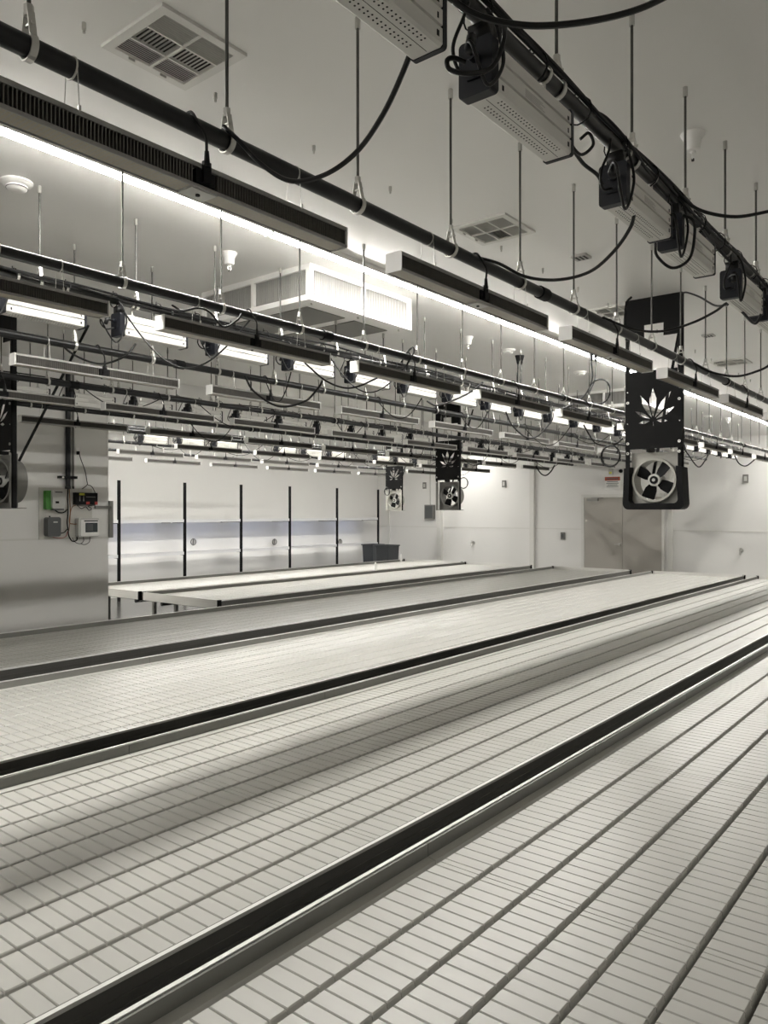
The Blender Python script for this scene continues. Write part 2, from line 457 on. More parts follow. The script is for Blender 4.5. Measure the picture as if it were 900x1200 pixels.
# ------------------------------------------------------------------ power supplies
SL = .425
def make_supply(L, name='power_supply'):
    t = thing(name, 'x', 'power supply', (0, 0, 0), group='metal power supplies under the cable pipes')
    hw, hh = .040, .118
    p = [(-hw+.006, 0), (-hw, .005), (-hw, .036), (-hw+.006, .0375), (-hw+.006, .0415), (-hw, .043), (-hw, .074), (-hw+.006, .0755), (-hw+.006, .0795), (-hw, .081),
         (-hw, .108), (-hw+.004, .114), (-hw+.012, hh)]
    q = p + [(-a, z) for a, z in p[::-1]]
    b = mb('supply').prism([(.028, a, z) for a, z in q], [(L-.012, a, z) for a, z in q]).build('casing', t)
    mb('navy').rbox(0, .029, -hw-.004, hw+.004, -.004, hh+.004, .010, 'x').box(-.006, .0, -.018, .018, .03, .05).cyl((-.02, .0, .078), (0, 0, .078), .012).build('end_cap', t)
    mb('navy').rbox(L-.013, L, -hw-.002, hw+.002, -.002, hh+.002, .008, 'x').build('end_cap', t)
    v = mb('hole')
    for rowy in (-.028, -.019, .008, .017):
        x = .07
        while x < L-.05:
            v.cyl((x, rowy, -.0006), (x, rowy, .001), .0024, n=6); x += .0135
    v.box(.04, L-.02, -.0055, -.0045, -.0005, .001)
    v.cbox((.055, -hw-.0003, .02), (.008, .001, .012)).cbox((L-.03, -hw-.0003, .02), (.008, .001, .012)).cbox((.055, -hw-.0003, .088), (.007, .001, .007)).cbox((L-.03, -hw-.0003, .088), (.008, .001, .010)).cbox((L-.03, -hw-.0003, .056), (.005, .001, .012))
    v.build('vent_holes', b)
    g = mb('mesh_grey')
    for i in range(5): g.box(L*.38, L*.38+.10-.012*(i % 3), -hw-.0006, -hw, .047+i*.0042, .0492+i*.0042)
    g.build('printed_label', b)
    for x in (.10, L-.09): mb('zinc').box(x-.012, x+.012, -.004, .004, hh, hh+.012).ring((x-.006, 0, .190), (1, 0, 0), .021, .0235, .012, 18).box(x-.006, x+.006, -.003, .003, hh+.01, .169).build('hanging_bracket', t)
    return t
def cord_mesh(seed):
    R = random.Random(seed); b = mb('rubber')
    e = R.uniform(.02, .07)
    b.tube(spline([(-.015, 0, .078), (-.05, -.01, .075), (-.06-e, -.04-e*.3, .05+R.uniform(-.03, .02)), (-.03, -.05, .02-e), (.03, -.055, .06), (.02, -.045, .14), (0, -.03, .178)]), .0045)
    b.tube(spline([(-.01, 0, .04), (-.05, .01, .03), (-.09, .0, .06), (-.08, -.02, .12), (-.05, -.015, .172)]), .004)
    b.cyl((-.062, -.03, .085), (-.08, -.035, .045), .011, n=8)
    b.box(.0, .03, -.03, .02, .122, .156)
    return b.mesh('power_cord')
CORDS = [cord_mesh(s) for s in range(7)]
for o in CORDS: o.polygons.foreach_set('use_smooth', [True]*len(o.polygons))
sup = make_supply(SL); sup2 = make_supply(.44)
used = set()
def place_sup(proto, loc, lab, seed):
    if id(proto) not in used: used.add(id(proto)); proto.location = loc; proto['label'] = lab; o = proto
    else: o = dup(proto, loc, lab)
    return o
supplies = []
srow = ['nearest', 'second', 'third', 'farthest']
for ri, y in enumerate(sup_rows):
    if ri == 0: xs = [.88, 1.48]+[a+1.32*k for k in range(1, 11) for a in (.95, 1.47)]
    else: xs = [1.055+.63*k for k in range(23)]
    n = 0
    for k, x in enumerate(xs):
        if x+.5 > XE or x < xs_of(y)+.1 or (ri == 3 and k % 4 == 3) or (ri == 2 and x-.05 < 9.55 < x+.6): continue
        lab = 'ribbed metal power supply, %s from the left along the %s cable-wrapped pipe' % (ORD[n], srow[ri]); n += 1
        supplies.append(place_sup(sup if ri == 0 else sup2, (x, y-.006, SZP-.190), lab, k))
for k, o in enumerate(supplies):
    c = link('power_cord', CORDS[k*3 % 7], o)

# ------------------------------------------------------------------ strip lights on the ceiling
def strip(y, x0, x1, where, skip=False):
    n = 0; x = x0; sl_ = 2.44
    proto = None
    while x < x1-.5:
        lab = 'white ceiling tube light, %s in the %s' % (ORD[n], where); n += 1
        if strip.p is None:
            t = thing('strip_light', lab, 'strip light', (x, y, CEIL), group='ceiling tube lights')
            mb('white').box(0, sl_-.004, -.033, .033, -.020, 0).box(0, sl_-.004, -.033, -.0305, -.037, -.020).box(0, sl_-.004, .0305, .033, -.037, -.020).build('housing', t)
            prof = [(.028, -.020), (.030, -.030)]+[(.030*math.cos(a), -.034-.016*math.sin(a)) for a in [PI*i/8 for i in range(9)]]+[(-.030, -.030), (-.028, -.020)]
            mb('glow').prism([(.006, a, z) for a, z in prof], [(sl_-.010, a, z) for a, z in prof]).build('diffuser', t)
            mb('white').box(0, .006, -.031, .031, -.051, -.020).box(sl_-.010, sl_-.004, -.031, .031, -.051, -.020).build('end_cap', t)
            strip.p = t
        else: dup(strip.p, (x, y, CEIL), lab)
        x += sl_*(2 if skip else 1)
strip.p = None
strip(3.21, -1.9, 17.0, 'long main row')
strip(9.0, 5.1, 12.0, 'added row hidden just behind the header')  # extra unseen row, added to brighten the back wall
strip(10.85, 5.1, 17.0, 'row nearest the back wall')

# ------------------------------------------------------------------ ceiling fittings
def vent(x, y, lab, s=.35):
    t = thing('ceiling_vent', lab, 'ceiling vent', (x, y, CEIL), group='square ceiling vents')
    h = s/2
    b = mb('trim')
    f = .032
    b.box(-h, h, -h, -h+f, -.012, 0).box(-h, h, h-f, h, -.012, 0).box(-h, -h+f, -h+f, h-f, -.012, 0).box(h-f, h, -h+f, h-f, -.012, 0)
    b.box(-.005, .005, -h+f, h-f, -.013, 0)
    i = (2*h-2*f)/3
    b.box(-h+f, h-f, -h+f+i-.004, -h+f+i+.004, -.013, 0).box(-h+f, h-f, h-f-i-.004, h-f-i+.004, -.013, 0)
    b.build('frame', t)
    mb('duct').box(-h+f, h-f, -h+f, h-f, -.002, -.0005).build('duct_opening', t)
    def sl(x0, x1, y0, y1, al, tilt):
        m = mb('trim'); n = 9
        for k in range(n):
            if al == 'x':
                yy = y0+(y1-y0)*(k+.5)/n; w = .0065
                m.prism([(x0, yy-w-tilt, -.011), (x0, yy-w-tilt+.0012, -.011), (x0, yy+w+tilt, -.002), (x0, yy+w+tilt-.0012, -.002)], [(x1, yy-w-tilt, -.011), (x1, yy-w-tilt+.0012, -.011), (x1, yy+w+tilt, -.002), (x1, yy+w+tilt-.0012, -.002)])
            else:
                xx = x0+(x1-x0)*(k+.5)/n; w = .0065
                m.prism([(xx-w-tilt, y0, -.011), (xx-w-tilt+.0012, y0, -.011), (xx+w+tilt, y0, -.002), (xx+w+tilt-.0012, y0, -.002)], [(xx-w-tilt, y1, -.011), (xx-w-tilt+.0012, y1, -.011), (xx+w+tilt, y1, -.002), (xx+w+tilt-.0012, y1, -.002)])
        m.build('louver', t)
    q = h-f
    for xa, xb, tl in ((-q, -.005, .0), (.005, q, .0)):
        sl(xa, xb, -q, -q+i-.004, 'x', -.006); sl(xa, xb, q-i+.004, q, 'x', .003)
        sl(xa, xb, -q+i+.004, q-i-.004, 'y', -.005 if xa < 0 else .002)
    mb('zinc').box(-h+.09, -h+.115, h-f+.004, h-f+.008, -.02, -.012).build('damper_lever', t)
    mb('zinc').box(h-.13, h-.105, h-f+.004, h-f+.008, -.02, -.012).build('damper_lever', t)
vent(1.63, 2.235, 'large white louvered ceiling vent at top left above the nearest pipe')
vent(3.80, 2.243, 'white louvered ceiling vent in the upper middle, second from the camera')
vent(5.95, 2.36, 'white louvered ceiling vent half hidden behind the near fan panel')
vent(8.75, 2.24, 'white louvered ceiling vent at right beyond the near fan panel')
for x, y, l in ((4.55, 2.05, 'small square ceiling plate left of the near fan panel'), (7.3, 2.06, 'small square ceiling plate right of the near fan panel')):
    tag(mb('mesh_grey').rbox(-.05, .05, -.05, .05, -.012, 0, .006).m('duct').box(-.035, .035, -.035, -.022, -.014, -.012).box(-.035, .035, -.01, .003, -.014, -.012).box(-.035, .035, .016, .03, -.014, -.012).build('ceiling_plate', loc=(x, y, CEIL)), l, 'ceiling plate')
def smoke(x, y, lab):
    t = thing('smoke_detector', lab, 'smoke detector', (x, y, CEIL), group='round ceiling detectors')
    mb('white').lathe((0, 0, 0), [(.075, 0), (.075, -.008), (.062, -.018), (.048, -.022)]).build('base', t, smooth=True)
    mb('white').lathe((0, 0, 0), [(.050, -.018), (.048, -.035), (.040, -.042), (.020, -.045)]).m('duct').ring((0, 0, -.034), (0, 0, 1), .0475, .0500, .004).build('sensor_head', t, smooth=True)
smoke(1.806, 3.737, 'round white smoke detector at far left near the glowing tube')
smoke(6.72, 3.8, 'round white detector in the middle distance beyond the ribbed box')
smoke(8.3, 3.75, 'round white detector left of the near fan panel')
smoke(13.4, 3.8, 'round white detector far away at right below the glowing tube')
def sprink(x, y, lab):
    t = thing('sprinkler_head', lab, 'sprinkler', (x, y, CEIL), group='conical ceiling sprinklers')
    mb('white').lathe((0, 0, 0), [(.050, 0), (.049, -.006), (.034, -.03), (.030, -.065), (.026, -.072), (.012, -.075)]).build('shroud', t, smooth=True)
    mb('white').ring((0, -.002, -.095), (0, 1, 0), .009, .016, .004, 14).cyl((0, 0, -.075), (0, 0, -.084), .012).m('duct').cyl((0, 0, -.116), (0, 0, -.106), .006).build('nozzle', t)
sprink(3.125, 3.73, 'white cone-shaped sprinkler left of the ribbed ceiling box')
sprink(6.0, 3.81, 'white cone-shaped sprinkler right of the ribbed ceiling box')
sprink(3.375, 1.016, 'white cone-shaped sprinkler at top right behind the cable-wrapped pipe')
sprink(13.9, 3.6, 'white cone-shaped sprinkler far away at right')
k = 0
ST = mb('zinc').cyl((0, 0, -.022), (0, 0, 0), .0075, n=8).cyl((0, 0, -.034), (0, 0, -.022), .005, n=6).mesh('ceiling_anchor')
for i in range(26):
    x = 1.357+PITCH*i
    if any(abs(x-vx) < .19 for vx in (3.80, 5.95, 8.75)) and True: yy = 2.45
    elif abs(x-1.63) < .19: yy = 2.44
    else: yy = 2.35
    tag(link('ceiling_anchor', ST, None, (x, yy, CEIL)), 'short empty threaded anchor in the ceiling, %s from the left behind the nearest pipe' % ORD[i], 'ceiling anchor', 'empty ceiling anchors')
# ribbed boxes under the ceiling
def acbox(x, y, lab):
    t = thing('air_filter_box', lab, 'ceiling air unit', (x, y, CEIL-.235), group='ribbed ceiling air units')
    S = 1.10; h = .235
    f = mb('white')
    f.box(0, S, 0, S, 0, .012)
    for a, b in ((0, 0), (S-.035, 0), (0, S-.035), (S-.035, S-.035)): f.box(a, a+.035, b, b+.035, .012, h)
    for z0, z1 in ((.012, .035), (h-.035, h)):
        f.box(.035, S-.035, 0, .03, z0, z1).box(.035, S-.035, S-.03, S, z0, z1).box(0, .03, .035, S-.035, z0, z1).box(S-.03, S, .035, S-.035, z0, z1)
    for a in (S/2,):
        f.box(a-.012, a+.012, 0, .03, .035, h-.035).box(0, .03, a-.012, a+.012, .035, h-.035)
    f.build('frame', t)
    mb('filt_bg').box(.03, S-.03, .03, S-.03, .012, h-.002).build('core', t)
    r1 = mb('filt'); r2 = mb('filt')
    for i in range(70):
        a = .04+(S-.08)*i/69
        r1.box(a-.003, a+.003, .018, .03, .035, h-.035); r2.box(.018, .03, a-.003, a+.003, .035, h-.035)
    r1.build('filter_ribs', t); r2.build('filter_ribs', t)
    d = mb('fangrey')
    d.box(.12, .50, .14, .52, -.006, 0).box(.60, .98, .14, .52, -.006, 0).box(.12, .50, .60, .98, -.006, 0).box(.60, .98, .60, .98, -.006, 0)
    d.build('intake_grille', t)
    z = mb('zinc')
    for a, b in ((.08, .06), (.55, .06), (1.02, .06), (.06, .55)): z.cyl((a, b, -.012), (a, b, 0), .008, n=8)
    z.build('latch', t)
acbox(3.57, 3.47, 'large white ribbed box unit hanging under the ceiling beside the glowing tube')
acbox(9.72, 3.52, 'distant ribbed box unit under the ceiling left of the near fan panel')

# ------------------------------------------------------------------ fan panels
def curve_plate(outer, holes, th, m, name, parent):
    cu = bpy.data.curves.new(name, 'CURVE'); cu.dimensions = '2D'; cu.fill_mode = 'BOTH'; cu.extrude = th/2
    for poly in [outer]+holes:
        s = cu.splines.new('POLY'); s.points.add(len(poly)-1); s.use_cyclic_u = True
        for p, q in zip(s.points, poly): p.co = (q[0], q[1], 0, 1)
    tmp = bpy.data.objects.new('tmp', cu); C.objects.link(tmp)
    dg = bpy.context.evaluated_depsgraph_get(); dg.update()
    me = bpy.data.meshes.new_from_object(tmp.evaluated_get(dg)); bpy.data.objects.remove(tmp)
    # curve x -> -Y (viewer right), curve y -> Z, normal -> -X
    me.transform(Matrix(((0, 0, -1, 0), (-1, 0, 0, 0), (0, 1, 0, 0), (0, 0, 0, 1))))
    me.materials.clear(); me.materials.append(M[m])
    me.name = name
    return link(name, me, parent)
def leaf_holes(cx, cz, s=1.):
    """leaflets of the cut-out, as separate closed outlines"""
    base = (410, 512)
    tips = [((408, 278), 26, .50), ((316, 322), 19, .46), ((537, 310), 22, .40), ((278, 437), 15, .42), ((562, 424), 17, .40), ((303, 527), 13, .42), ((512, 521), 13, .42)]
    out = []
    for (tx, ty), w, pk in tips:
        dx, dy = tx-base[0], -(ty-base[1]); L = math.hypot(dx, dy); ux, uy = dx/L, dy/L; nx, ny = -uy, ux
        st = 26 if abs(dx) > 40 or ty > 400 else 30
        def P(t, o): a = st+(L-st)*t; return (cx+(ux*a+nx*o)*.00104*s, cz+(uy*a+ny*o)*.00104*s)
        ts = [0, .2, .4, pk+.12, .75, 1.0]
        ww = [.10, .55, .9, 1., .62, 0]
        pts = [P(t, w*q) for t, q in zip(ts, ww)] + [P(t, -w*q) for t, q in list(zip(ts, ww))[-2::-1]]
        out.append(pts)
    # stem
    out.append([(cx-.003*s, cz-.012*s), (cx+.003*s, cz-.012*s), (cx+.004*s, cz-.038*s), (cx, cz-.045*s)])
    return out
def make_fan(lab, x, y, guard, rest, off=0., dull=False):
    zb = 1.80
    t = thing('fan_panel', lab, 'wall fan panel', (x, y, zb), group='hanging leaf-cutout fan panels')
    top = CEIL-zb; hw = .2125
    # ceiling plate with a notch, then the leaf plate
    z0 = 3.08-zb; zn = 3.176-zb
    curve_plate([(-hw, top), (-hw, z0), (-.068, z0), (-.068, zn), (.077, zn), (.077, z0), (hw, z0), (hw, top)], [], .006, 'plate', 'ceiling_plate', t)
    lp0, lp1 = 2.245-zb, (2.72 if x > 12 else 2.83)-zb
    holes = leaf_holes(0, 2.455-zb)
    pl = curve_plate([(-hw, lp0), (hw, lp0), (hw, lp1), (-hw, lp1)], holes, .006, 'plate', 'leaf_plate', t)
    for s in (-1, 1):
        mb('plate').box(.004, .008, min(s*hw, s*(hw-.034)), max(s*hw, s*(hw-.034)), 0, top).box(.004, .04, min(s*hw, s*(hw-.004)), max(s*hw, s*(hw-.004)), 0, top).build('post', t)
    bo = mb('zinc'); bi = mb('black')
    for s in (-1, 1):
        for z in (2.29, 2.60, 2.215):
            bo.cyl((-.008, s*(hw-.02), z-zb), (-.003, s*(hw-.02), z-zb), .0105, n=14); bi.cyl((-.0085, s*(hw-.02), z-zb), (-.008, s*(hw-.02), z-zb), .004, n=8)
        for z in (2.44, 2.68): bo.cyl((-.006, s*(hw-.018), z-zb), (-.003, s*(hw-.018), z-zb), .004, n=8)
    bi.build('bolt_socket', bo.build('bolt', t))
    mb('plate').tube([(.10, .04, .22), (.78, .04, top)], .012, 4).build('brace', t)
    mb('plate').box(.008, .11, .025, .055, .421, .45).build('brace_arm', t)
    # fan: square frame with a round hole, shroud, hub, blades
    fm = 'fangrey' if dull else 'fanwhite'
    fh = .205; cz = .205+.005
    circ = [(off+.158*math.cos(2*PI*i/40), cz+.158*math.sin(2*PI*i/40)) for i in range(40)]
    fr = curve_plate([(-fh+.02, .005), (fh-.02, .005), (fh-.02, .42), (-fh+.02, .42)], [circ], .004, fm, 'fan_frame', t)
    fr.location.x = .06
    mb(fm).ring((.01, -off, cz), (1, 0, 0), .150, .166, .14, 40).build('shroud', t, smooth=True)
    st = mb(fm)
    for a in (45, 135, 225, 315):
        st.tube([(.10, -off+.05*math.cos(math.radians(a)), cz+.05*math.sin(math.radians(a))), (.10, -off+.155*math.cos(math.radians(a)), cz+.155*math.sin(math.radians(a)))], .005, 6)
    st.build('strut', t)
    mb('lightgrey').cyl((.015, -off, cz), (.05, -off, cz), .046, n=24).cyl((.05, -off, cz), (.13, -off, cz), .050, n=24).m('black').cyl((.008, -off, cz), (.015, -off, cz), .030, n=20).m('lightgrey').cyl((.004, -off, cz), (.008, -off, cz), .012, n=14).build('motor', t, smooth=True)
    for a in (54, 150, 248, 332):
        a = math.radians(a); ca, sa = math.cos(a), math.sin(a)
        b = mb('black'); A = []; B = []
        for r, w in ((.040, .024), (.075, .036), (.140, .042), (.146, .034), (.146, -.036), (.140, -.044), (.075, -.040), (.040, -.024)):
            yv = ca*r - sa*w; zv = sa*r + ca*w; xo = .04 + w*.5
            A.append((xo, -off-yv, cz+zv)); B.append((xo+.005, -off-yv, cz+zv))
        b.prism(A, B); b.build('fan_blade', t)
    if guard:
        b = mb('black'); prof = []
        o = []; i_ = []
        def rr(w, z0, z1, r): return [(-w*.96, z1)] + [(-w+r-r*math.cos(math.radians(q)), z0+r-r*math.sin(math.radians(q))) for q in range(0, 91, 15)] + [(w+.01-r+r*math.sin(math.radians(q)), z0+r-r*math.cos(math.radians(q))) for q in range(0, 91, 15)] + [(w*.98, z1)]
        o = rr(.222, -.012, .30, .045); i_ = rr(.178, .035, .31, .03)
        n = len(o)
        A = [(-.03, -p[0], p[1]) for p in o]+[(-.03, -p[0], p[1]) for p in i_]
        B = [(.105, -p[0], p[1]) for p in o]+[(.105, -p[0], p[1]) for p in i_]
        vs = A+B; N = 2*n; fs = []
        for k in range(n-1):
            fs += [(k, k+1, n+k+1, n+k), (N+k, N+n+k, N+n+k+1, N+k+1), (k, N+k, N+k+1, k+1), (n+k, n+k+1, N+n+k+1, N+n+k)]
        fs += [(0, n, N+n, N), (n-1, N+n-1, N+2*n-1, 2*n-1)]
        b.add(vs, fs); b.build('guard_wrap', t, smooth=True)
    else:
        mb(fm).box(-.004, .12, -hw+.005, hw-.005, -.004, .004).box(-.004, .0, -hw+.005, -hw+.03, .0, .42).box(-.004, .0, hw-.05, hw-.005, .0, .42).build('fan_skirt', t)
    return t
make_fan('nearest black fan panel at right with leaf cutout and thick black guard', 5.74, 2.015, True, True)
make_fan('black leaf-cutout fan panel partly cropped at the left edge', 2.80, 6.09, False, True, dull=True)
make_fan('black leaf-cutout fan panel in the middle distance with dull grey fan', 9.51, 6.40, False, True, .03, dull=True)
make_fan('smallest and farthest black leaf-cutout fan panel near the back corner', 12.56, 9.79, False, True)

# ------------------------------------------------------------------ cables
def cable(pts, r, label, name='power_cable', group='loose black cables', per=8):
    o = mb('rubber').tube(spline(pts, per), r, 8).build(name, smooth=True)
    return tag(o, label, 'cable', group)
def pc(lst, r, lab, **k): return cable([W(*p) for p in lst], r, lab, **k)
pc([(486, 42, 1.62), (476, 75, 1.66), (450, 132, 1.75), (418, 178, 1.85), (380, 205, 1.93), (340, 212, 1.98), (306, 192, 2.00), (280, 165, 2.02), (262, 148, 2.05)], .0062, 'black cable swooping from the top metal box down to the nearest pipe')
pc([(520, -8, 1.25), (560, 18, 1.25), (620, 30, 1.27), (690, 25, 1.30), (750, 10, 1.33), (800, -14, 1.36)], .0055, 'thick black cable hanging across the very top of the picture')
pc([(561, 302, 3.10), (585, 309, 3.02), (615, 324, 2.95), (652, 328, 2.85), (690, 319, 2.72), (718, 296, 2.6), (738, 268, 2.50), (744, 248, 2.44)], .0060, 'black cable sagging in the middle between the nearest pipe and the upper metal boxes')
pc([(706, 372, 3.98), (743, 386, 3.9), (777, 388, 3.85), (812, 378, 3.8), (838, 365, 3.75), (853, 355, 3.7), (866, 362, 3.65), (884, 379, 3.55), (892, 368, 3.52)], .0062, 'black cable sagging across the near fan panel top')
pc([(800, 343, 5.5), (806, 343, 5.4), (820, 348, 5.2), (838, 358, 4.9), (853, 357, 4.7)], .0062, 'short black cable leaving the top corner of the near fan panel')
pc([(788, 218, 2.75), (800, 232, 2.75), (822, 247, 2.75), (862, 254, 2.75), (905, 247, 2.75)], .0062, 'black cable swinging out to the right edge below the cone-shaped sprinkler')
pc([(812, 425, 5.2), (833, 436, 5.2), (863, 441, 5.1), (890, 434, 5.0), (905, 426, 5.0)], .008, 'black cable sagging at the right edge below the far ceiling vent')
pc([(740, 348, 5.6), (734, 356, 5.6), (732, 380, 5.6), (735, 400, 5.6)], .008, 'black cable running down the left edge of the near fan panel top')
pc([(570, 20, 1.55), (590, 30, 1.62), (588, 55, 1.66), (575, 80, 1.66), (550, 86, 1.64), (528, 82, 1.64), (524, 71, 1.64), (532, 68, 1.65), (545, 73, 1.66)], .0055, 'loop of black cable around the end of the large metal box at top')
pc([(668, 130, 2.1), (666, 160, 2.14), (680, 181, 2.18), (695, 170, 2.2), (690, 156, 2.2), (680, 163, 2.2)], .0045, 'black cable coil between the second and third metal boxes at top right')
pc([(672, 176, 2.2), (684, 192, 2.25), (700, 205, 2.3), (706, 216, 2.32)], .0055, 'black cable feeding the third metal box at top right')
pc([(768, 285, 2.66), (770, 300, 2.66), (788, 314, 2.66), (808, 303, 2.68), (814, 275, 2.7), (812, 258, 2.72), (800, 252, 2.72)], .0052, 'round loop of black cable hanging below the metal boxes at right')
pc([(690, 128, 2.25), (712, 140, 2.3), (740, 172, 2.4), (765, 210, 2.6), (790, 238, 2.75), (815, 258, 2.95), (840, 290, 3.2), (870, 320, 3.5), (900, 340, 3.9)], .0058, 'black cable running beside the thick pipe at top right')
pc([(70, 402, 4.55), (84, 414, 4.52), (105, 424, 4.48), (124, 426, 4.5), (147, 417, 4.5), (159, 403, 4.55)], .0062, 'black cable sagging in front of the third bar-light pipe at left')
pc([(287, 441, 5.5), (298, 459, 5.45), (326, 476, 5.4), (356, 471, 5.4), (372, 456, 5.4), (378, 446, 5.4)], .0075, 'black cable sagging below the lit metal boxes left of centre')
pc([(357, 425, 4.3), (380, 445, 4.35), (401, 454, 4.4), (419, 453, 4.45), (442, 443, 4.5)], .0055, 'black cable drooping over the third lit metal box')
pc([(500, 470, 6.3), (512, 475, 6.3), (534, 468, 6.3), (552, 459, 6.3), (566, 448, 6.3)], .0075, 'black cable sagging in the centre below the second bar-light pipe')
pc([(592, 481, 7.3), (600, 498, 7.3), (616, 512, 7.3), (630, 511, 7.3), (642, 499, 7.3), (647, 492, 7.3)], .0075, 'black cable drooping right of centre under the lit metal boxes')
pc([(684, 498, 7.3), (694, 515, 7.3), (702, 521, 7.3), (718, 522, 7.3), (730, 514, 7.3)], .0075, 'black cable drooping just left of the near fan panel')
pc([(628, 546, 10.5), (634, 555, 10.5), (640, 557, 10.5), (646, 552, 10.5), (650, 545, 10.5)], .009, 'thin black cable loop hanging in front of the far wall')
pc([(202, 358, 3.55), (214, 364, 3.5), (232, 361, 3.5), (246, 366, 3.52), (262, 383, 3.55), (278, 375, 3.58), (283, 368, 3.6)], .0050, 'pale-edged cable curling over the second pipe left of the ribbed box')
pc([(470, 425, 4.95), (478, 412, 4.95), (484, 407, 4.95), (485, 413, 4.95), (478, 425, 4.95), (476, 434, 4.95)], .0060, 'cable hook rising above the second pipe in the centre')
pc([(693, 424, 7.6), (694, 444, 7.6), (686, 462, 7.6), (670, 474, 7.5), (655, 480, 7.4)], .0085, 'black cable curving down from the ceiling left of the near fan panel')
pc([(698, 424, 7.6), (697, 445, 7.5), (690, 462, 7.4), (687, 480, 7.2)], .006, 'second black cable dropping from the ceiling beside the curved one')
pc([(797, 519, 5.7), (806, 532, 5.7), (818, 547, 5.75), (826, 540, 5.8), (832, 528, 5.85)], .005, 'thin cable dangling right of the near fan guard')
pc([(861, 534, 10.2), (866, 543, 10.2), (874, 546, 10.2), (884, 539, 10.2)], .008, 'thin cable sagging at right in front of the far wall')
# coiled cable loops
def coil(c, rad, r, lab, n=3, tilt=0):
    pts = []
    for i in range(n*24):
        a = 2*PI*i/24; k = 1+.03*math.sin(i*.7)
        pts.append(Vector(c)+Vector((.004*(i//24)+.003*math.sin(a*.5), -rad*k*math.cos(a), rad*k*math.sin(a)*1.08)))
    o = mb('rubber').tube(pts, r, 6).build('cable_coil', smooth=True)
    return tag(o, lab, 'cable', 'coiled cables')
coil(W(724, 534, 5.95) + Vector((0, .06, 0)), .075, .006, 'coiled black cable hung at the left side of the near fan')
coil(W(543, 566, 11.5), .075, .006, 'coiled black cable hung at the right side of the middle fan')
coil(W(453.5, 576, 15.9), .07, .007, 'coiled cable hung beside the farthest fan')
coil(W(702, 459, 7.4), .11, .0055, 'large cable ring hanging in front of the distant ribbed box', 2)
# sagging cables between neighbouring pipes
kk = 0
for ri, y in enumerate(bar_rows):
    R = random.Random(100+ri)
    near = [s for s in sup_rows if abs(s-y) < .9]
    if not near: continue
    for k in range(1, 10):
        x = .72+1.3625*k+BL/2
        if x < xs_of(y)+.2 or x > XE-.8 or ri == 0 or R.random() < .30: continue
        s = near[0]; x2 = x+R.uniform(-.5, .5); sag = R.uniform(.12, .3)
        a = Vector((x, y, BZ-.02)); b = Vector((x2, s-.02, SZP-.02))
        pts = [a.lerp(b, q/6) - Vector((0, 0, sag*math.sin(PI*q/6))) for q in range(7)]
        cable(pts, .0045, 'black cable sagging from the %s bar-light pipe to its neighbour, %s bay from left' % (rowname[ri], ORD[k]), group='cables sagging between pipes', per=4)
# ceiling drop fittings
for (u, v, d, l) in ((607, 435, 7.9, 'left'), (611, 435, 7.9, 'right')):
    p = W(u, v, d)
    t = thing('ceiling_cord_drop', 'black ceiling cone fitting right of the second sprinkler, %s of the pair' % l, 'cord fitting', (p.x, p.y, CEIL), group='cone cord fittings')
    mb('black').lathe((0, 0, 0), [(.03, 0), (.03, -.006), (.018, -.05), (.010, -.09)], 12).build('cone', t)
    mb('rubber').tube(spline([(0, 0, -.09), (0, 0, -.3), (.03, -.05, -.5), (.06, -.1, -.56)]), .007).build('cord', t, smooth=True)
for (u, l) in ((693, 'left'), (698, 'right')):
    p = W(u, 424, 7.6)
    tag(mb('black').lathe((0, 0, 0), [(.03, 0), (.03, -.006), (.018, -.05), (.009, -.12)], 12).build('ceiling_cord_drop', loc=(p.x, p.y, CEIL)), 'black ceiling cone fitting near the big fan panel, %s of the pair' % l, 'cord fitting', 'cone cord fittings')

# ------------------------------------------------------------------ equipment on the left wall
def LW(u, v):
    d = 1152.6*WL/(1170-u); return (d-.6247*WL)/.7809, H+(600-v)/900*d
def lbox(b, u0, u1, v0, v1, y0, y1, r=0):
    x0, z1 = LW(u0, (v0+v1)/2)[0], LW((u0+u1)/2, v0)[1]; x1, z0 = LW(u1, (v0+v1)/2)[0], LW((u0+u1)/2, v1)[1]
    if r: return b.rbox(x0, x1, WL-y1, WL-y0, z0, z1, r, 'y')
    return b.box(x0, x1, WL-y1, WL-y0, z0, z1)
tag(lbox(mb('board'), 45, 107, 572, 631.5, 0.007, .016).build('backing_board'), 'off-white square mounting board screwed to the left wall', 'mounting board')
def lthing(name, lab, cat, u, v): x, z = LW(u, v); return thing(name, lab, cat, (0, 0, 0))
t = lthing('wall_controller', 'white and green controller, upper left on the mounting board', 'controller', 60, 585)
lbox(mb('green'), 50, 58, 575, 597, .016, .075, .01).build('green_back', t)
lbox(mb('lightgrey'), 55.5, 71, 575, 596, .03, .11, .02).build('cover', t)
lbox(mb('grey'), 57, 69.5, 592, 598, .04, .10).build('lower_socket', t)
lbox(mb('black'), 59, 63, 587.5, 590, .108, .113).build('button', t)
lbox(mb('black'), 58.5, 67, 576.5, 577.5, .108, .113).build('brand_strip', t)
t = lthing('wall_controller', 'dark grey rounded controller, lower left on the mounting board', 'controller', 60, 617)
lbox(mb('grey'), 50.5, 66, 606, 628.5, .016, .10, .025).build('case', t)
lbox(mb('lightgrey'), 57, 62, 611, 612.5, .10, .103).build('brand_strip', t)
mb('black').cyl((LW(55.5, 605)[0], WL-.05, LW(55.5, 606)[1]), (LW(55.5, 604)[0], WL-.05, LW(55.5, 604.5)[1]), .008).build('antenna', t)
t = lthing('control_terminal', 'white terminal with dark screen, lower right on the mounting board', 'controller', 100, 618)
lbox(mb('lightgrey'), 87, 111, 607, 629, .016, .09, .02).build('case', t)
lbox(mb('white'), 89, 110.5, 609, 628, .09, .10, .015).build('front_cover', t)
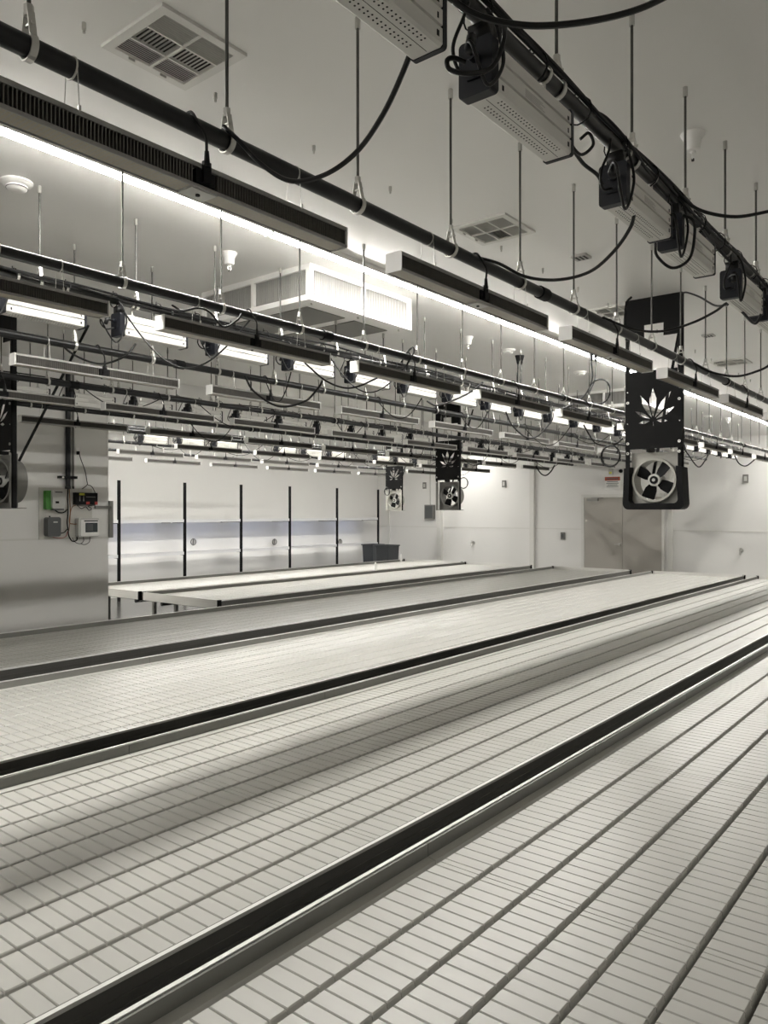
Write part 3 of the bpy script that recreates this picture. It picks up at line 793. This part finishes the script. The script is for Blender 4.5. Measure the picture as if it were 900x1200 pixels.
lbox(mb('screen'), 94.5, 108.5, 612.5, 623.5, .10, .104).build('screen', t)
lbox(mb('grey'), 95.5, 103, 614, 622, .104, .106).build('display', t)
lbox(mb('black'), 93, 109, 609.7, 611, .10, .103).build('brand_strip', t)
t = lthing('relay_module', 'black relay module with yellow and red labels, upper right on the mounting board', 'relay module', 98, 584)
lbox(mb('black'), 84.5, 110.5, 577.5, 591.5, .016, .07).build('case', t)
lbox(mb('yellow'), 89, 95, 578, 580.5, .07, .072).build('yellow_label', t)
lbox(mb('red'), 97, 101, 588, 591, .07, .074).build('red_socket', t)
lbox(mb('red'), 107, 110.4, 588, 591.5, .07, .074).build('red_socket', t)
lbox(mb('fangrey'), 89, 90.2, 581.5, 587.5, .07, .072).build('terminal_strip', t)
lbox(mb('fangrey'), 93.5, 94.7, 581.5, 587.5, .07, .072).build('terminal_strip', t)
lbox(mb('fangrey'), 97, 108, 582, 583, .07, .072).build('terminal_strip', t)
def lt(pts, off=.05): return [(LW(u, v)[0], WL-off, LW(u, v)[1]) for u, v in pts]
def lcable(pts, r, m, lab, off=.05):
    return tag(mb(m).tube(spline(lt(pts, off), 6), r, 6).build('control_cable', smooth=True), lab, 'cable', 'cables on the mounting board')
lcable([(77, 572), (76.5, 585), (77, 600), (76, 612), (77, 620), (78, 628), (82, 634), (87, 633), (87.5, 629)], .007, 'rubber', 'thick black cable down the middle of the mounting board')
lcable([(78.5, 572), (79, 586), (79.5, 600), (78.5, 612), (83, 614), (87, 614)], .005, 'copper', 'brown cable running to the white terminal on the board')
lcable([(86, 592), (82, 594), (80, 600), (79, 612), (78, 622)], .004, 'copper', 'brown cable looping from the relay module')
lcable([(62, 598), (66, 600.5), (72, 600.5), (76, 597)], .007, 'rubber', 'black cable under the white and green controller')
lcable([(66, 625), (72, 624), (76, 620)], .006, 'rubber', 'black cable leaving the dark grey controller')
lcable([(60, 629.5), (68, 630.5), (75, 629), (78, 622)], .003, 'red', 'thin reddish cable under the dark grey controller', .03)
lcable([(95, 629), (95, 634), (91, 637), (85, 635), (82, 630)], .0035, 'rubber', 'thin black cable looping below the white terminal, left one')
lcable([(103, 629), (102, 635), (97, 638), (92, 637)], .0035, 'rubber', 'thin black cable looping below the white terminal, right one', .045)
lcable([(87, 592), (92, 596), (97, 594), (101, 598), (104, 596), (100, 593), (108, 592)], .0045, 'rubber', 'tangled black cable below the relay module', .06)
lcable([(91, 531), (93, 538), (98, 552), (100, 563), (100.5, 568), (96, 572), (94.5, 573)], .0045, 'rubber', 'black cord hanging from the wall outlet to the relay module', .03)
lcable([(100, 568), (105, 570), (109, 577), (109.5, 583)], .004, 'rubber', 'black cord curving to the right side of the relay module', .04)
def cond(u, v0, v1, r, m, lab):
    x, z0 = LW(u, v0); z1 = LW(u, v1)[1]
    t = thing('conduit', lab, 'conduit', (x, WL-r-.004, z1), group='vertical conduits on the left wall')
    mb(m).cyl((0, 0, 0), (0, 0, z0-z1), r, n=14).build('tube', t, smooth=True)
    mb('gpipe').cyl((0, 0, 0), (0, 0, .03), r*1.12, n=14).build('collar', t)
cond(78, 427, 573, .027, 'pipe', 'thick black vertical conduit on the left wall above the mounting board')
cond(85, 427, 573, .011, 'fangrey', 'thin grey vertical conduit beside the thick black one')
tag(lbox(mb('black'), 67, 87, 558, 561, .0, .07).m('zinc').cyl((LW(70, 559)[0], WL-.075, LW(70, 559.5)[1]), (LW(70, 559)[0], WL-.068, LW(70, 559.5)[1]), .012).build('conduit_strap'), 'black strut strap holding both conduits to the left wall', 'pipe strap')
t = lthing('wall_outlet', 'white wall outlet right of the conduits on the left wall', 'wall outlet', 90, 529)
lbox(mb('white'), 87.5, 92.5, 524.5, 533.5, .0, .015, .004).build('cover', t); lbox(mb('black'), 88.7, 91.3, 529, 533, .015, .04, .004).build('plug', t)
x, z = LW(110, 594)
tag(mb('fangrey').box(x, LX+.02, WL-.03, WL-.01, z-.02, z+.012).box(LX+.001, LX+.045, WL-.03, WL+.10, LW(127, 630)[1], LW(127, 587)[1]).build('junction_channel'), 'grey metal channel box wrapping the corner of the left wall', 'wall channel')

# ------------------------------------------------------------------ far wall fittings
def fplate(u, v, w, h, m, name, lab, cat, th=.02, grp=None):
    y, z = farY(u), farZ(u, v)
    o = mb(m).rbox(WX-th, WX, y-w/2, y+w/2, z-h/2, z+h/2, .006, 'x').build(name); return tag(o, lab, cat, grp)
def switch(u, v, lab, m='lightgrey'):
    y, z = farY(u), farZ(u, v)
    t = thing('wall_box', lab, 'wall box', (WX, y, z), group='small boxes on the far wall')
    mb('fangrey').rbox(-.03, 0, -.055, .055, -.09, .09, .006, 'x').build('cover', t); mb(m).rbox(-.036, -.03, -.03, .03, -.05, .05, .004, 'x').build('insert', t)
switch(874, 561, 'small wall box high on the far wall at right')
switch(660, 628, 'small dark wall box left of the double doors', 'grey')
switch(591, 567, 'small wall box high on the far wall left of the doors')
switch(498, 569, 'small wall box high near the back corner')
t = thing('electrical_box', 'grey electrical box with thin conduit near the back corner', 'electrical box', (WX, farY(505), farZ(505, 600)))
mb('fangrey').rbox(-.10, 0, -.15, .15, -.20, .20, .01, 'x').build('box', t); mb('zinc').cyl((-.03, 0, .2), (-.03, 0, CEIL-farZ(505, 600)), .013).build('conduit', t)
mb('grey').box(-.106, -.10, -.12, .12, -.17, .17).build('door_panel', t)
def bib(u, v, lab):
    t = thing('hose_bib', lab, 'water tap', (WX, farY(u), farZ(u, v)), group='water taps on the far wall')
    mb('zinc').cyl((-.02, 0, 0), (0, 0, 0), .045, n=14).cyl((-.14, 0, 0), (-.02, 0, 0), .016, n=10).cyl((-.13, 0, 0), (-.15, 0, -.09), .014, n=10).build('spout', t)
    mb('zinc').cyl((-.09, 0, .0), (-.09, 0, .05), .008).ring((-.09, 0, .05), (0, 0, 1), .022, .032, .008, 16).cbox((-.09, 0, .054), (.05, .007, .006)).build('handle', t)
bib(869, 645, 'silver water tap on the far wall at right'); bib(555, 636, 'silver water tap on the far wall left of the doors')
t = thing('warning_sign', 'white wall sign with red header above the double doors', 'sign', (WX, farY(718), farZ(718, 566)))
mb('white').box(-.01, 0, -.19, .19, -.15, .15).build('panel', t); mb('signred').box(-.013, -.01, -.185, .185, .055, .145).build('red_header', t)
g = mb('grey')
for i, w in enumerate((.13, .15, .12, .14)): g.box(-.012, -.01, -w, w, .025-i*.038, .038-i*.038)
for i in range(7): g.box(-.015, -.013, -.13+i*.04, -.13+i*.04+.026, .08, .12)
g.build('lettering', t)
t = thing('alarm_box', 'small pale box with amber window above the warning sign', 'alarm box', (WX, farY(716.5), farZ(716.5, 553)))
mb('lightgrey').rbox(-.05, 0, -.05, .05, -.07, .07, .01, 'x').build('case', t); mb('yellow').box(-.056, -.05, -.03, .03, -.05, .0).build('amber_window', t)
tag(mb('black').cyl((WX-.04, farY(728), farZ(728, 552)), (WX, farY(728), farZ(728, 552)), .042, n=20).lathe((WX-.04, farY(728), farZ(728, 552)-.02), [(.02, 0), (.02, .04)], 12).build('door_bell'), 'round black fitting beside the pale alarm box', 'bell')

# ------------------------------------------------------------------ wall shelving
RY0, RD = 13.62, .42
t = thing('wall_shelving', 'long two-level white wall shelving with black posts along the back wall', 'shelving', (6.9, RY0, 0))
px = [7.0, 8.62, 10.2, 11.77, 13.33, 15.06, 16.78]
for x in px:
    mb('black').box(x-6.9-.03, x-6.9+.03, 0, .03, 0, H+.63).build('post', t)
    mb('black').box(x-6.9-.03, x-6.9+.03, .03, RD, H-.235, H-.205).build('bracket', t)
    mb('black').box(x-6.9-.03, x-6.9+.03, .03, RD, H-.925, H-.895).build('bracket', t)
for x0, x1 in zip(px[:-1], px[1:]):
    for z in (H-.165, H-.858):
        mb('blue_shelf').box(x0-6.9+.032, x1-6.9-.032, .005, (.55 if z > 1.2 else .32), z-.03, z).box(x0-6.9+.032, x1-6.9-.032, .0, .012, z-.056, z+.008).build('shelf', t)
    mb('grey').box(x0-6.9+.15, x1-6.9-.15, .12, .15, H-.215, H-.2).cbox(((x0+x1)/2-6.9+.4, .13, H-.22), (.2, .05, .03)).build('light_rail', t)
n = 0
for x0, x1 in zip(px[:-1], px[1:]):
    s = thing('shelf_light', 'slim bluish tube under the upper shelf, %s bay from the left' % ORD[n], 'shelf light', (x0+.2, RY0+.30, H-.196), group='tubes under the upper shelf'); n += 1
    mb('white').box(0, x1-x0-.4, -.02, .02, -.014, 0).build('housing', s)
    q = thing('shelf_light', 'added slim white tube under the lower shelf, %s bay from the left' % ORD[n-1], 'shelf light', (x0+.2, RY0+.34, H-.889), group='added tubes under the lower shelf')  # lower tubes are added to light the wall beneath the shelf
    mb('white').box(0, x1-x0-.4, -.02, .02, -.014, 0).build('housing', q); mb('lowglow').box(.01, x1-x0-.41, -.012, .012, -.026, -.014).build('tube', q); mb('shelfglow').box(.01, x1-x0-.41, -.012, .012, -.026, -.014).build('tube', s)
for u, l in ((227, 'first'), (322, 'second'), (399, 'third')):
    d = 1152.6*(WY-.03)/(1170-u); X = (d-.6247*(WY-.03))/.7809; Z = H+(600-635)/900*d
    tag(mb('fangrey').ring((X, WY-.03, Z), (0, 1, 0), .065, .075, .02, 24).cbox((X, WY-.02, Z), (.03, .02, .16)).build('cord_ring'), 'small round cord loop on the back wall between the shelves, %s from left' % l, 'cord loop', 'cord loops on the back wall')
# bins
def tub(x, y, z, w, dpt, h, lab):
    t = thing('plastic_tub', lab, 'tub', (x, y, z), group='grey plastic tubs')
    b = mb('tub'); tp = .82; th = .012
    def R(s, zz, o=0): return [(-w/2*s+o, -dpt/2*s+o, zz), (w/2*s-o, -dpt/2*s+o, zz), (w/2*s-o, dpt/2*s-o, zz), (-w/2*s+o, dpt/2*s-o, zz)]
    vs = R(tp, 0)+R(1, h)+R(1, h, th)+R(tp, .02, th)
    fs = [(3, 2, 1, 0)]
    for k in range(3):
        for i in range(4): fs.append((k*4+i, k*4+(i+1) % 4, (k+1)*4+(i+1) % 4, (k+1)*4+i))
    fs.append((12, 13, 14, 15)); b.add(vs, fs); b.build('body', t)
    mb('tub').box(-w/2-.02, w/2+.02, -dpt/2-.02, -dpt/2, h-.03, h).box(-w/2-.02, w/2+.02, dpt/2, dpt/2+.02, h-.03, h).box(-w/2-.02, -w/2, -dpt/2, dpt/2, h-.03, h).box(w/2, w/2+.02, -dpt/2, dpt/2, h-.03, h).build('rim', t)
    mb('mesh_grey').cyl((w*.25, -dpt/2-.004+.02, h*.62), (w*.25, -dpt/2+.06, h*.62), .04, n=18).build('round_badge', t)
p = W(454, 636, 19.2); tub(p.x, p.y, 0, .44, .40, .97-.02, 'dark grey plastic tub at the right end of the shelving, front one')
p = W(437, 637, 20.2); tub(p.x, p.y, 0, .44, .36, .95-.02, 'dark grey plastic tub at the right end of the shelving, rear one behind the other')
# small white pipe stubs on the farthest bench
for (u, v, yy, l) in ((440, 659, 8.55, 'left'), (470, 656, 9.83, 'right')):
    d = 1152.6*yy/(1170-u); x = (d-.6247*yy)/.7809
    tag(mb('white').cyl((x, yy, .7245), (x, yy, .86), .022, n=14).cyl((x, yy, .86), (x, yy, .885), .014, n=12).build('white_bottle'), 'small white bottle standing on the farthest bench, %s one' % l, 'bottle', 'small white bottles')

# ------------------------------------------------------------------ camera, world
cam = bpy.data.cameras.new('camera'); co = bpy.data.objects.new('camera', cam); C.objects.link(co)
cam.sensor_fit = 'HORIZONTAL'; cam.sensor_width = 36; cam.lens = 36.0; cam.clip_start = .05; cam.clip_end = 100
co.location = (0, 0, H)
co.rotation_euler = (PI/2, 0, math.atan2(FY, FX)-PI/2)
bpy.context.scene.camera = co
w = bpy.data.worlds.new('world'); bpy.context.scene.world = w; w.use_nodes = True
w.node_tree.nodes['Background'].inputs['Color'].default_value = (.0, .0, .0, 1)
vs = bpy.context.scene.view_settings
vs.view_transform = 'Standard'; vs.look = 'None'; vs.gamma = 1; vs.use_curve_mapping = False
vs.exposure = 1.03
